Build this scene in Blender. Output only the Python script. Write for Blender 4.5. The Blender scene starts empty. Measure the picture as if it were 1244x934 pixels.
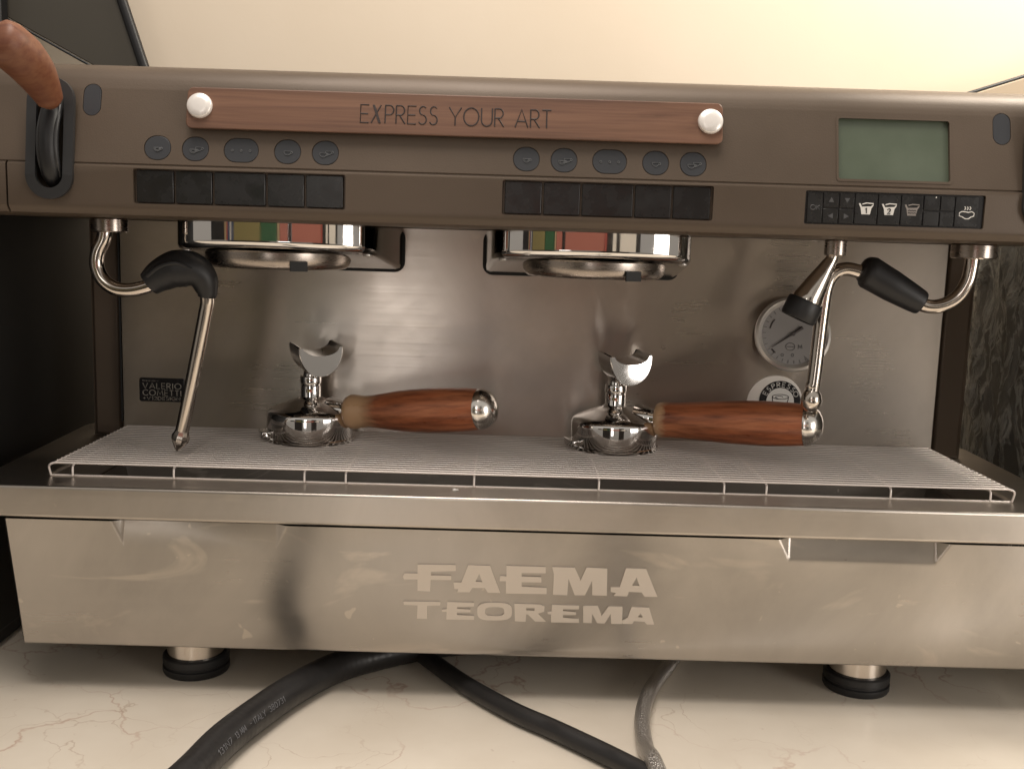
import bpy, bmesh, math, random
from mathutils import Vector, Matrix
random.seed(7)
S = bpy.context.scene
COL = S.collection
R = math.radians

# ------------------------------------------------------------ camera
cam = bpy.data.cameras.new('camera')
cam.sensor_width = 36.0
cam.lens = 36.0 * 1250.0 / 1244.0
cam.clip_start = 0.02
cam.clip_end = 50
co = bpy.data.objects.new('camera', cam)
COL.objects.link(co)
rt, up, fw = (0.99954818, -0.00395799, 0.02979552), (-0.02894017, 0.14100853, 0.9895853), (0.00811819, 0.99000047, -0.14083028)
m = Matrix.Identity(4)
for i in range(3):
    m[i][0] = rt[i]; m[i][1] = up[i]; m[i][2] = -fw[i]
m[0][3], m[1][3], m[2][3] = -0.0247, -0.7788, 0.1809
co.matrix_world = m
S.camera = co

# ------------------------------------------------------------ world and lamps
w = bpy.data.worlds.new('World'); S.world = w; w.use_nodes = True
nt = w.node_tree; nt.nodes.clear()
out = nt.nodes.new('ShaderNodeOutputWorld'); bg = nt.nodes.new('ShaderNodeBackground')
tc = nt.nodes.new('ShaderNodeTexCoord'); sep = nt.nodes.new('ShaderNodeSeparateXYZ')
cr = nt.nodes.new('ShaderNodeValToRGB')
mr = nt.nodes.new('ShaderNodeMapRange'); mr.inputs['From Min'].default_value = -1; mr.inputs['From Max'].default_value = 1
nt.links.new(tc.outputs['Generated'], sep.inputs[0]); nt.links.new(sep.outputs['Z'], mr.inputs['Value'])
nt.links.new(mr.outputs[0], cr.inputs[0]); nt.links.new(cr.outputs[0], bg.inputs[0]); nt.links.new(bg.outputs[0], out.inputs[0])
e = cr.color_ramp.elements
e[0].position = 0.3; e[0].color = (0.26, 0.225, 0.19, 1)
e[1].position = 0.75; e[1].color = (0.95, 0.88, 0.79, 1)
k_ = cr.color_ramp.elements.new(0.5); k_.color = (0.66, 0.595, 0.52, 1)
bg.inputs['Strength'].default_value = 0.42

def area(name, loc, target, size, power, col, size_y=None):
    l = bpy.data.lights.new(name, 'AREA'); l.energy = power; l.color = col
    l.shape = 'RECTANGLE'; l.size = size; l.size_y = size_y or size
    o = bpy.data.objects.new(name, l); COL.objects.link(o); o.location = loc
    d = Vector(target) - Vector(loc)
    o.rotation_euler = d.to_track_quat('-Z', 'Y').to_euler()
    return o
area('ceiling_lamp', (-0.15, -0.38, 1.50), (-0.05, -0.2, 0), 0.85, 18.5, (1.0, 0.905, 0.82))
area('wall_side_lamp', (0.75, 0.10, 0.95), (0.62, 0.46, 0.42), 0.25, 9.5, (1.0, 0.92, 0.80))
area('room_lamp', (1.50, -1.20, 0.18), (0.05, 0.1, 0.05), 0.7, 9, (1.0, 0.93, 0.86), 0.75)

area('added_streak_light', (-0.36, -2.1, 0.35), (-0.1, 0.1, 0.05), 0.22, 3.2, (1.0, 0.94, 0.88), 1.3)  # strip light added out of view to put bright streaks on the back plate
S.view_settings.view_transform = 'Standard'
S.view_settings.look = 'None'
S.view_settings.gamma = 1
S.view_settings.exposure = 0.12
S.render.engine = 'CYCLES'

# ------------------------------------------------------------ materials
MATS = {}
def mat(name, col=(0.5, 0.5, 0.5), rough=0.5, metal=0.0, **kw):
    ma = bpy.data.materials.new(name); ma.use_nodes = True
    n = ma.node_tree.nodes; b = n['Principled BSDF']
    b.inputs['Base Color'].default_value = (*col, 1); b.inputs['Roughness'].default_value = rough
    b.inputs['Metallic'].default_value = metal
    for k, v in kw.items():
        b.inputs[k.replace('_', ' ')].default_value = v
    MATS[name] = ma
    return ma
def nn(ma, t): return ma.node_tree.nodes.new(t)
def lk(ma, a, b): ma.node_tree.links.new(a, b)
def bsdf(ma): return ma.node_tree.nodes['Principled BSDF']
def coords(ma, scale=(1, 1, 1), loc=(0, 0, 0), kind='Object', rot=(0, 0, 0)):
    t = nn(ma, 'ShaderNodeTexCoord'); mp = nn(ma, 'ShaderNodeMapping')
    mp.inputs['Scale'].default_value = scale; mp.inputs['Location'].default_value = loc; mp.inputs['Rotation'].default_value = rot
    lk(ma, t.outputs[kind], mp.inputs[0]); return mp.outputs[0]
def noise(ma, vec, scale, detail=4, rough=0.55, dist=0.0):
    t = nn(ma, 'ShaderNodeTexNoise'); t.inputs['Scale'].default_value = scale; t.inputs['Detail'].default_value = detail
    t.inputs['Roughness'].default_value = rough; t.inputs['Distortion'].default_value = dist
    lk(ma, vec, t.inputs['Vector']); return t.outputs['Fac']
def ramp(ma, fac, stops):
    r = nn(ma, 'ShaderNodeValToRGB'); el = r.color_ramp.elements
    for i, (p, c) in enumerate(stops):
        if i < 2: q = el[i]; q.position = p
        else: q = el.new(p)
        c = c if isinstance(c, tuple) else (c, c, c)
        q.color = (*c, 1)
    lk(ma, fac, r.inputs[0]); return r.outputs[0]
def mixc(ma, fac, a, b, mode='MIX'):
    x = nn(ma, 'ShaderNodeMix'); x.data_type = 'RGBA'; x.blend_type = mode
    for s, v in ((0, fac), (6, a), (7, b)):
        if isinstance(v, (int, float)): x.inputs[s].default_value = v
        elif isinstance(v, tuple): x.inputs[s].default_value = (*v, 1)
        else: lk(ma, v, x.inputs[s])
    return x.outputs[2]
def mapr(ma, v, a, b, c, d):
    x = nn(ma, 'ShaderNodeMapRange')
    for i, q in enumerate((a, b, c, d)): x.inputs[i + 1].default_value = q
    lk(ma, v, x.inputs[0]); return x.outputs[0]
def bump(ma, h, strength, dist=0.001):
    x = nn(ma, 'ShaderNodeBump'); x.inputs['Strength'].default_value = strength; x.inputs['Distance'].default_value = dist
    lk(ma, h, x.inputs['Height']); lk(ma, x.outputs[0], bsdf(ma).inputs['Normal']); return x

# bronze powder-coated housing
M = mat('bronze_paint', (0.105, 0.083, 0.063), 0.46, 0.25)
v = coords(M); f1 = noise(M, v, 900, 2); f2 = noise(M, v, 7, 4)
lk(M, ramp(M, f2, [(0.3, (0.094, 0.069, 0.049)), (0.7, (0.116, 0.085, 0.061))]), bsdf(M).inputs['Base Color'])
lk(M, mapr(M, f2, 0.3, 0.7, 0.38, 0.5), bsdf(M).inputs['Roughness']); bump(M, f1, 0.35, 0.0002)

def steel(name, col, rough, stretch=(3, 60, 900), smudge=True, aniso=0.6, bs=0.08, rot=True):
    M = mat(name, col, rough, 1.0, Anisotropic=aniso)
    if rot: M.node_tree.nodes['Principled BSDF'].inputs['Anisotropic Rotation'].default_value = 0.25
    tg = nn(M, 'ShaderNodeTangent'); tg.direction_type = 'RADIAL'; tg.axis = 'Z'
    lk(M, tg.outputs[0], bsdf(M).inputs['Tangent'])
    v = coords(M, stretch); f = noise(M, v, 1.0, 2, 0.5)
    v2 = coords(M); g = noise(M, v2, 9, 5, 0.6, 0.8)
    a = mapr(M, f, 0.2, 0.8, rough - 0.035, rough + 0.035)
    if smudge:
        ad = nn(M, 'ShaderNodeMath'); ad.operation = 'ADD'; lk(M, a, ad.inputs[0])
        lk(M, mapr(M, g, 0.35, 0.7, -0.03, 0.07), ad.inputs[1]); a = ad.outputs[0]
        g2 = noise(M, v2, 3.2, 6, 0.62, 1.6)
        cc = mixc(M, ramp(M, g2, [(0.40, 0.0), (0.68, 1.0)]), col, tuple(c * 0.80 for c in col))
        g3 = noise(M, coords(M, (0.6, 1, 1.6), (4, 2, 1)), 11, 4, 0.5, 2.2)          # dried wipe marks and splashes
        cc = mixc(M, ramp(M, g3, [(0.62, 0.0), (0.70, 0.45)]), cc, (0.62, 0.56, 0.49))
        g4 = noise(M, coords(M, (1, 1, 1), (9, 3, 5)), 75, 2, 0.5, 0.5)
        cc = mixc(M, ramp(M, g4, [(0.72, 0.0), (0.76, 0.5)]), cc, (0.66, 0.60, 0.52))
        lk(M, cc, bsdf(M).inputs['Base Color'])
    lk(M, a, bsdf(M).inputs['Roughness'])
    bump(M, f, bs, 0.00006)
    return M
steel('brushed_steel', (0.47, 0.436, 0.40), 0.31, (1.2, 1.0, 420), aniso=0.8, bs=0.05)
steel('backplate_steel', (0.68, 0.62, 0.565), 0.31, (1.0, 1.0, 520), aniso=0.95, bs=0.03)
steel('frame_steel', (0.58, 0.53, 0.475), 0.33, (1.2, 1.0, 420))
steel('tube_steel', (0.66, 0.60, 0.54), 0.16, (200, 200, 30), False, 0.0, 0.03)
mat('wire_steel', (0.86, 0.79, 0.74), 0.36, 0.4)
mat('letter_steel', (0.62, 0.555, 0.485), 0.48, 0.35)
steel('collar_steel', (0.42, 0.37, 0.33), 0.28, (100, 100, 600), False, 0.3)
steel('dark_steel', (0.26, 0.235, 0.21), 0.4, (30, 30, 200), True, 0.0)
M = mat('chrome', (0.82, 0.80, 0.78), 0.04, 1.0)
g = noise(M, coords(M), 35, 4); lk(M, mapr(M, g, 0.45, 0.8, 0.03, 0.12), bsdf(M).inputs['Roughness'])
mat('reflection_dark_chrome', (0.10, 0.092, 0.085), 0.10, 1.0)  # chrome sides with their dark reflections put into the base colour
M = mat('satin_silver', (0.80, 0.76, 0.71), 0.34, 0.75)
M = mat('black_gloss', (0.015, 0.0145, 0.0145), 0.24)
g = noise(M, coords(M), 60, 5); lk(M, mapr(M, g, 0.35, 0.75, 0.18, 0.42), bsdf(M).inputs['Roughness'])
mat('recess_black', (0.006, 0.006, 0.006), 0.6)
M = mat('button_grey', (0.035, 0.037, 0.042), 0.40)
mat('slot_grey', (0.028, 0.028, 0.029), 0.42)
M = mat('rubber', (0.014, 0.014, 0.015), 0.46); bump(M, noise(M, coords(M), 500, 2), 0.2, 0.0003)
M = mat('hose_rubber', (0.018, 0.017, 0.017), 0.40)
g = noise(M, coords(M), 40, 5); lk(M, mapr(M, g, 0.3, 0.8, 0.3, 0.6), bsdf(M).inputs['Roughness']); bump(M, noise(M, coords(M), 300, 3), 0.3, 0.0004)
mat('print_grey', (0.16, 0.16, 0.17), 0.6)
mat('screw_white', (0.86, 0.82, 0.78), 0.30, 0.25)
mat('icon_grey', (0.11, 0.115, 0.12), 0.5)
mat('icon_dim', (0.075, 0.075, 0.078), 0.5)
mat('icon_white', (0.72, 0.70, 0.66), 0.5)
mat('icon_tan', (0.26, 0.23, 0.21), 0.5)
mat('badge_black', (0.010, 0.009, 0.010), 0.25)
mat('badge_text', (0.34, 0.31, 0.27), 0.4, 0.3)
mat('engraved', (0.030, 0.020, 0.018), 0.6)
M = mat('lcd', (0.088, 0.112, 0.078), 0.30, Coat_Weight=0.15, Coat_Roughness=0.2)
g = noise(M, coords(M, (1, 1, 1)), 30, 5); lk(M, ramp(M, g, [(0.3, (0.086, 0.108, 0.074)), (0.7, (0.108, 0.132, 0.094))]), bsdf(M).inputs['Base Color'])
mat('display_rim', (0.16, 0.135, 0.11), 0.35, 0.4)

# walnut plate, grain along X
M = mat('walnut', (0.2, 0.1, 0.06), 0.42)
v = coords(M, (2.2, 8, 42)); a = noise(M, v, 1.6, 5, 0.62, 1.2)
v = coords(M, (9, 60, 380)); b = noise(M, v, 1.0, 3)
c1 = ramp(M, a, [(0.30, (0.085, 0.040, 0.022)), (0.5, (0.160, 0.078, 0.045)), (0.72, (0.215, 0.110, 0.066))])
lk(M, mixc(M, mapr(M, b, 0.45, 0.75, 0.0, 0.55), c1, (0.075, 0.030, 0.020)), bsdf(M).inputs['Base Color'])
bump(M, b, 0.15, 0.0003)

def handle_wood(name, wear_end, wear_len, knob=False):
    if knob: M = mat(name, (0.2, 0.07, 0.035), 0.5)
    else: M = mat(name, (0.3, 0.09, 0.04), 0.36, Coat_Weight=0.2, Coat_Roughness=0.3)
    v = coords(M, (6, 40, 40)); a = noise(M, v, 1.3, 5, 0.6, 1.5)
    v = coords(M, (30, 240, 240)); b = noise(M, v, 1.0, 3)
    c = ramp(M, a, [(0.28, (0.220, 0.062, 0.030)), (0.42, (0.470, 0.150, 0.064)), (0.72, (0.620, 0.240, 0.110))])
    if knob: c = mixc(M, 0.74, c, (0.075, 0.038, 0.020))
    c = mixc(M, mapr(M, b, 0.42, 0.75, 0.0, 0.8), c, (0.12, 0.032, 0.016))
    if not knob:
        t = nn(M, 'ShaderNodeTexCoord'); s = nn(M, 'ShaderNodeSeparateXYZ'); lk(M, t.outputs['Object'], s.inputs[0])
        n = noise(M, coords(M, (60, 150, 150)), 1.0, 4, 0.6, 1.0)
        ad = nn(M, 'ShaderNodeMath'); ad.operation = 'MULTIPLY_ADD'; lk(M, n, ad.inputs[0]); ad.inputs[1].default_value = -0.016; lk(M, s.outputs[0], ad.inputs[2])
        f = mapr(M, ad.outputs[0], wear_end, wear_end + wear_len, 1.0, 0.0)
        c = mixc(M, f, c, (0.64, 0.40, 0.225))
        if knob is None: pass
    lk(M, c, bsdf(M).inputs['Base Color'])
    lk(M, mapr(M, a, 0.3, 0.7, 0.26, 0.40), bsdf(M).inputs['Roughness'])
    bump(M, b, 0.12, 0.0003)
    return M
handle_wood('handle_wood_pale', 0.010, 0.016)
handle_wood('handle_wood_red', -0.003, 0.007)
M = handle_wood('knob_wood', 0, 0, True); bsdf(M).inputs['Coat Weight'].default_value = 0.0; [M.node_tree.links.remove(l) for l in list(M.node_tree.links) if l.to_socket == bsdf(M).inputs['Roughness']]; bsdf(M).inputs['Roughness'].default_value = 0.5

# cream marble with thin warped veins
M = mat('marble', (0.66, 0.58, 0.47), 0.32)
v = coords(M); wn = nn(M, 'ShaderNodeTexNoise'); wn.inputs['Scale'].default_value = 5; wn.inputs['Detail'].default_value = 6; lk(M, v, wn.inputs['Vector'])
mx = nn(M, 'ShaderNodeMix'); mx.data_type = 'VECTOR'; mx.inputs[0].default_value = 0.22; lk(M, v, mx.inputs[4]); lk(M, wn.outputs['Color'], mx.inputs[5])
def vein(scale, lo, hi):
    t = nn(M, 'ShaderNodeTexVoronoi'); t.feature = 'DISTANCE_TO_EDGE'; t.inputs['Scale'].default_value = scale
    lk(M, mx.outputs[1], t.inputs['Vector']); return ramp(M, t.outputs['Distance'], [(0.0, 1.0), (hi, 0.0)])
v1 = vein(8, 0, 0.009); v2 = vein(21, 0, 0.012)
gate = ramp(M, noise(M, v, 6, 3), [(0.46, 0.0), (0.62, 1.0)])
gate2 = ramp(M, noise(M, coords(M, loc=(3, 1, 0)), 9, 3), [(0.50, 0.0), (0.66, 1.0)])
basec = ramp(M, noise(M, v, 12, 6), [(0.3, (0.71, 0.635, 0.530)), (0.7, (0.79, 0.72, 0.615))])
f = nn(M, 'ShaderNodeMath'); f.operation = 'MULTIPLY'; lk(M, v1, f.inputs[0]); lk(M, gate, f.inputs[1])
f2 = nn(M, 'ShaderNodeMath'); f2.operation = 'MULTIPLY'; lk(M, v2, f2.inputs[0]); lk(M, gate2, f2.inputs[1])
c = mixc(M, mapr(M, f.outputs[0], 0, 1, 0, 0.55), basec, (0.38, 0.17, 0.10))
c = mixc(M, mapr(M, f2.outputs[0], 0, 1, 0, 0.45), c, (0.36, 0.22, 0.14))
sp = noise(M, v, 130, 2); c = mixc(M, ramp(M, sp, [(0.70, 0.0), (0.80, 0.35)]), c, (0.35, 0.22, 0.15))
lk(M, c, bsdf(M).inputs['Base Color'])

M = mat('wall_plaster', (0.64, 0.54, 0.41), 0.7)
g = noise(M, coords(M), 3, 5); lk(M, ramp(M, g, [(0.3, (0.70, 0.60, 0.47)), (0.7, (0.75, 0.655, 0.53))]), bsdf(M).inputs['Base Color'])
bump(M, noise(M, coords(M), 120, 3), 0.1, 0.001)
M = mat('box_black', (0.006, 0.006, 0.006), 0.55)
M = mat('lid_grey', (0.060, 0.054, 0.043), 0.42); bump(M, noise(M, coords(M), 300, 2), 0.1, 0.0003)
mat('edge_black', (0.010, 0.010, 0.011), 0.4)
mat('tan_board', (0.44, 0.35, 0.25), 0.6)
mat('cabinet_dark', (0.035, 0.033, 0.029), 0.4)
M = mat('film', (0.62, 0.62, 0.58), 0.12, Alpha=0.16)
v = coords(M); w1 = noise(M, coords(M, (1, 14, 5)), 2.0, 6, 0.65, 2.0)
st = ramp(M, noise(M, coords(M, (1, 22, 6)), 1.4, 6, 0.6, 2.5), [(0.42, 0.08), (0.53, 0.75), (0.58, 0.16), (0.75, 0.5)])
lk(M, st, bsdf(M).inputs['Alpha']); bump(M, w1, 1.0, 0.012)
M = mat('braid', (0.56, 0.53, 0.50), 0.30, 0.9)
w_ = nn(M, 'ShaderNodeTexVoronoi'); w_.inputs['Scale'].default_value = 900; lk(M, coords(M, (1.6, 0.7, 1.0)), w_.inputs['Vector']); bump(M, w_.outputs['Distance'], 0.9, 0.0012)
def colour(name, c, r=0.5): return mat(name, c, r)
colour('dial', (0.27, 0.258, 0.25), 0.35); colour('dial_mark', (0.06, 0.05, 0.05), 0.5)

# ------------------------------------------------------------ mesh helpers
def link(o, parent=None):
    COL.objects.link(o)
    if parent is not None:
        o.parent = parent
        o.matrix_parent_inverse = world(parent).inverted()
    return o
def world(o):
    mm = Matrix.LocRotScale(o.location, o.rotation_euler, o.scale)
    return mm if o.parent is None else world(o.parent) @ o.matrix_parent_inverse @ mm
def tag(o, label=None, cat=None, group=None, kind=None):
    if label: o['label'] = label
    if cat: o['category'] = cat
    if group: o['group'] = group
    if kind: o['kind'] = kind
    return o
def thing(name, loc, label, cat, group=None):
    o = bpy.data.objects.new(name, None); COL.objects.link(o); o.location = loc; o.empty_display_size = 0.02
    return tag(o, label, cat, group)
class MB:
    def __init__(s): s.v = []; s.f = []
    def add(s, v, f):
        n = len(s.v); s.v += [tuple(p) for p in v]; s.f += [tuple(i + n for i in q) for q in f]; return s
    def box(s, x0, x1, y0, y1, z0, z1):
        return s.add([(x0, y0, z0), (x1, y0, z0), (x1, y1, z0), (x0, y1, z0), (x0, y0, z1), (x1, y0, z1), (x1, y1, z1), (x0, y1, z1)],
                     [(0, 3, 2, 1), (4, 5, 6, 7), (0, 1, 5, 4), (1, 2, 6, 5), (2, 3, 7, 6), (3, 0, 4, 7)])
    def prism(s, loop, fn0, fn1):
        n = len(loop); v = [fn0(*p) for p in loop] + [fn1(*p) for p in loop]
        return s.add(v, [tuple(range(n))[::-1], tuple(range(n, 2 * n))] + [(i, (i + 1) % n, (i + 1) % n + n, i + n) for i in range(n)])
    def rings(s, rings, cap0=True, cap1=True):
        n = len(rings[0]); v = [p for r in rings for p in r]; f = []
        for k in range(len(rings) - 1):
            for i in range(n):
                j = (i + 1) % n
                f.append((k * n + i, k * n + j, (k + 1) * n + j, (k + 1) * n + i))
        if cap0: f.append(tuple(range(n))[::-1])
        if cap1: f.append(tuple(range((len(rings) - 1) * n, len(rings) * n)))
        return s.add(v, f)
    def tube(s, pts, r, seg=12, cap=True):
        pts = [Vector(p) for p in pts]; n = len(pts)
        rr = r if isinstance(r, (list, tuple)) else [r] * n
        t = (pts[1] - pts[0]).normalized()
        u = t.orthogonal().normalized(); rings = []
        for i, p in enumerate(pts):
            if i == 0: d = pts[1] - pts[0]
            elif i == n - 1: d = pts[-1] - pts[-2]
            else: d = (pts[i + 1] - p).normalized() + (p - pts[i - 1]).normalized()
            d = d.normalized() if d.length > 1e-9 else t
            u = (u - d * u.dot(d)); u = u.normalized() if u.length > 1e-6 else d.orthogonal().normalized()
            w_ = d.cross(u)
            rings.append([p + (u * math.cos(2 * math.pi * k / seg) + w_ * math.sin(2 * math.pi * k / seg)) * rr[i] for k in range(seg)])
        return s.rings(rings, cap, cap)
    def lathe(s, prof, centre=(0, 0, 0), axis=(0, 0, 1), seg=48):
        a = Vector(axis).normalized(); u = a.orthogonal().normalized(); w_ = a.cross(u); c = Vector(centre)
        return s.rings([[c + a * h + (u * math.cos(2 * math.pi * k / seg) + w_ * math.sin(2 * math.pi * k / seg)) * max(r, 1e-5) for k in range(seg)] for r, h in prof])
    def build(s, name, m_, parent=None, smooth=None, bevel=None, bseg=2, origin=None):
        me = bpy.data.meshes.new(name); me.from_pydata(s.v, [], s.f); me.validate()
        bm = bmesh.new(); bm.from_mesh(me); bmesh.ops.recalc_face_normals(bm, faces=bm.faces); bm.to_mesh(me); bm.free()
        me.materials.append(MATS[m_])
        if smooth is not None:
            me.shade_smooth(); me.set_sharp_from_angle(angle=R(smooth))
        o = bpy.data.objects.new(name, me)
        if origin is not None:
            me.transform(Matrix.Translation(-Vector(origin))); o.location = origin
        link(o, parent)
        if bevel:
            b = o.modifiers.new('bevel', 'BEVEL'); b.width = bevel; b.segments = bseg; b.limit_method = 'ANGLE'; b.angle_limit = R(40)
            if smooth is None:
                me.shade_smooth(); me.set_sharp_from_angle(angle=R(35))
            b.harden_normals = False
        return o
def spline(pts, n=8):
    P = [Vector(p) for p in pts]; P = [P[0] * 2 - P[1]] + P + [P[-1] * 2 - P[-2]]; o = []
    for i in range(1, len(P) - 2):
        for k in range(n):
            t = k / n; a, b, c, d = P[i - 1], P[i], P[i + 1], P[i + 2]
            o.append(0.5 * ((2 * b) + (c - a) * t + (2 * a - 5 * b + 4 * c - d) * t * t + (3 * b - a - 3 * c + d) * t ** 3))
    o.append(P[-2]); return o
def lerp_list(vals, n):
    o = []
    for i in range(len(vals) - 1):
        o += [vals[i] + (vals[i + 1] - vals[i]) * k / n for k in range(n)]
    return o + [vals[-1]]
def rrect(cx, cy, w_, h, r, n=6):
    r = min(r, w_ / 2 - 1e-6, h / 2 - 1e-6); o = []
    for sx, sy, a in ((1, 1, 0), (-1, 1, 90), (-1, -1, 180), (1, -1, 270)):
        for k in range(n + 1):
            t = R(a + 90 * k / n); o.append((cx + sx * (w_ / 2 - r) + r * math.cos(t), cy + sy * (h / 2 - r) + r * math.sin(t)))
    return o
def boolean(obj, cutters):
    cm = MB()
    for c in cutters: cm.add(c.v, c.f)
    cut = cm.build('cutter', 'recess_black')
    md = obj.modifiers.new('cut', 'BOOLEAN'); md.operation = 'DIFFERENCE'; md.object = cut; md.solver = 'EXACT'
    bpy.context.view_layer.update()
    dg = bpy.context.evaluated_depsgraph_get()
    me = bpy.data.meshes.new_from_object(obj.evaluated_get(dg))
    obj.modifiers.remove(md); obj.data = me
    bpy.data.objects.remove(cut)
    return obj
def filled(name, loops, place, thick, m_, parent):
    """flat shape with holes, a real slab of the given thickness; place(u, v, n) -> point"""
    cu = bpy.data.curves.new(name, 'CURVE'); cu.dimensions = '2D'; cu.fill_mode = 'BOTH'; cu.extrude = thick / 2
    for lp in loops:
        sp_ = cu.splines.new('POLY'); sp_.points.add(len(lp) - 1); sp_.use_cyclic_u = True
        for p, q in zip(sp_.points, lp): p.co = (q[0], q[1], 0, 1)
    t = bpy.data.objects.new(name, cu); COL.objects.link(t)
    bpy.context.view_layer.update()
    me = bpy.data.meshes.new_from_object(t.evaluated_get(bpy.context.evaluated_depsgraph_get()))
    bpy.data.objects.remove(t)
    for vv in me.vertices:
        vv.co = place(vv.co.x, vv.co.y, vv.co.z + thick / 2)
    me.materials.clear(); me.materials.append(MATS[m_]); me.name = name
    o = bpy.data.objects.new(name, me); return link(o, parent)

# ------------------------------------------------------------ stroke lettering (unit height)
def arc(cx, cy, rx, ry, a0, a1, n=12): return [(cx + rx * math.cos(R(a0 + (a1 - a0) * k / n)), cy + ry * math.sin(R(a0 + (a1 - a0) * k / n))) for k in range(n + 1)]
GL = {
 'A': (0.85, [[(0, 0), (0.425, 1), (0.85, 0)], [(0.14, 0.33), (0.71, 0.33)]]),
 'C': (0.8, [arc(0.5, 0.5, 0.5, 0.5, 45, 315)]),
 'D': (0.75, [[(0, 0), (0, 1)], [(0, 1)] + arc(0.25, 0.5, 0.5, 0.5, 90, -90) + [(0, 0)]]),
 'E': (0.55, [[(0.55, 1), (0, 1), (0, 0), (0.55, 0)], [(0, 0.5), (0.5, 0.5)]]),
 'G': (0.9, [arc(0.5, 0.5, 0.5, 0.5, 45, 360) + [(0.55, 0.5)]]),
 'I': (0.1, [[(0.05, 0), (0.05, 1)]]),
 'K': (0.65, [[(0, 0), (0, 1)], [(0.62, 1), (0, 0.42)], [(0.2, 0.6), (0.65, 0)]]),
 'L': (0.5, [[(0, 1), (0, 0), (0.5, 0)]]),
 'M': (0.95, [[(0, 0), (0.1, 1), (0.475, 0.2), (0.85, 1), (0.95, 0)]]),
 'N': (0.75, [[(0, 0), (0, 1), (0.75, 0), (0.75, 1)]]),
 'O': (1.0, [arc(0.5, 0.5, 0.5, 0.5, 0, 360, 24)]),
 'P': (0.55, [[(0, 0), (0, 1)], [(0, 1)] + arc(0.28, 0.74, 0.27, 0.26, 90, -90) + [(0, 0.48)]]),
 'R': (0.6, [[(0, 0), (0, 1)], [(0, 1)] + arc(0.28, 0.74, 0.27, 0.26, 90, -90) + [(0, 0.48)], [(0.22, 0.48), (0.6, 0)]]),
 'S': (0.55, [arc(0.29, 0.76, 0.23, 0.24, 40, 270) + arc(0.26, 0.26, 0.26, 0.26, 90, -150)]),
 'T': (0.6, [[(0, 1), (0.6, 1)], [(0.3, 1), (0.3, 0)]]),
 'U': (0.72, [[(0, 1), (0, 0.36)] + arc(0.36, 0.36, 0.36, 0.36, 180, 360) + [(0.72, 1)]]),
 'V': (0.8, [[(0, 1), (0.4, 0), (0.8, 1)]]),
 'X': (0.75, [[(0, 0), (0.62, 1)], [(0.10, 1), (0.52, 0)], [(0.17, 1), (0.60, 0)], [(0.14, 1), (0.56, 0)]]),
 'Y': (0.8, [[(0, 1), (0.4, 0.45), (0.8, 1)], [(0.4, 0.45), (0.4, 0)]]),
 '1': (0.3, [[(0, 0.75), (0.25, 1), (0.25, 0)]]),
 '2': (0.55, [arc(0.27, 0.72, 0.27, 0.28, 170, -30) + [(0, 0), (0.56, 0)]]),
 '3': (0.55, [arc(0.26, 0.75, 0.25, 0.25, 150, -90) + arc(0.26, 0.25, 0.27, 0.25, 90, -150)]),
 '0': (0.6, [arc(0.3, 0.5, 0.3, 0.5, 0, 360, 20)]), '7': (0.55, [[(0, 1), (0.55, 1), (0.15, 0)]]),
 '8': (0.55, [arc(0.27, 0.76, 0.23, 0.24, 0, 360), arc(0.27, 0.26, 0.27, 0.26, 0, 360)]),
 '5': (0.5, [[(0.48, 1), (0.05, 1), (0.02, 0.55)] + arc(0.22, 0.3, 0.28, 0.3, 120, -140)]),
 '+': (0.6, [[(0.05, 0.5), (0.55, 0.5)], [(0.3, 0.25), (0.3, 0.75)]]), '-': (0.4, [[(0, 0.5), (0.4, 0.5)]]), ' ': (0.42, []),
}
def text_strokes(txt, h, gap=0.2, total=None):
    """list of polylines, origin at the left baseline"""
    x = 0; o = []
    for ch in txt:
        w_, st = GL[ch]; o += [[(x + a, b) for a, b in pl] for pl in st]; x += w_ + gap
    x -= gap; sx = h if total is None else total / x
    return [[(a * sx, b * h) for a, b in pl] for pl in o]
def strokes(name, pls, place, r, m_, parent, seg=6):
    mb = MB()
    for pl in pls: mb.tube([place(a, b) for a, b in pl], r, seg)
    return mb.build(name, m_, parent, smooth=60)

# ============================================================ SETTING
def struct(o): o['kind'] = 'structure'; return o
struct(MB().box(-1.3, 1.3, -0.55, 0.46, -0.215, -0.185).build('countertop', 'marble', bevel=0.004))
struct(MB().box(-2.2, 2.2, 0.46, 0.50, -0.215, 1.6).build('wall', 'wall_plaster'))

# ============================================================ ESPRESSO MACHINE
mach = thing('espresso_machine', (0, 0.12, -0.185), 'large two-group espresso machine, bronze brown housing over brushed steel, on the marble counter', 'espresso machine')
def yf(z):
    if z < 0.2235: return -0.050
    return -0.0489 + 0.25 * (z - 0.2245)
def P(x, z, n=0.0): return Vector((x, yf(z) - n, z))

# housing: one profile swept along X, rounded at both ends
prof = [(0.30, 0.187), (-0.040, 0.187), (-0.0462, 0.1888), (-0.0495, 0.1925), (-0.050, 0.1945), (-0.050, 0.2215), (-0.0496, 0.2224), (-0.0484, 0.2229), (-0.0482, 0.2236), (-0.0488, 0.2243),
        (-0.0424, 0.2505), (-0.0360, 0.2760), (-0.0338, 0.2825), (-0.0300, 0.2880), (-0.0245, 0.2920), (-0.0170, 0.2943), (-0.005, 0.2955), (0.30, 0.2975)]
rs = []
for x, ins in ((-0.452, 0.012), (-0.449, 0.006), (-0.443, 0.0015), (-0.436, 0), (0.436, 0), (0.443, 0.0015), (0.449, 0.006), (0.452, 0.012)):
    r_ = []
    for y, z in prof:
        yy = y + ins * (1 if y < 0.1 else -1) * (1.0 if y < 0.29 else 1); zz = z - ins if z > 0.27 else z + (ins if z < 0.19 else 0)
        r_.append((x, yy, zz))
    rs.append(r_)
hb = MB().rings(rs).build('housing', 'bronze_paint', mach)
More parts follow.
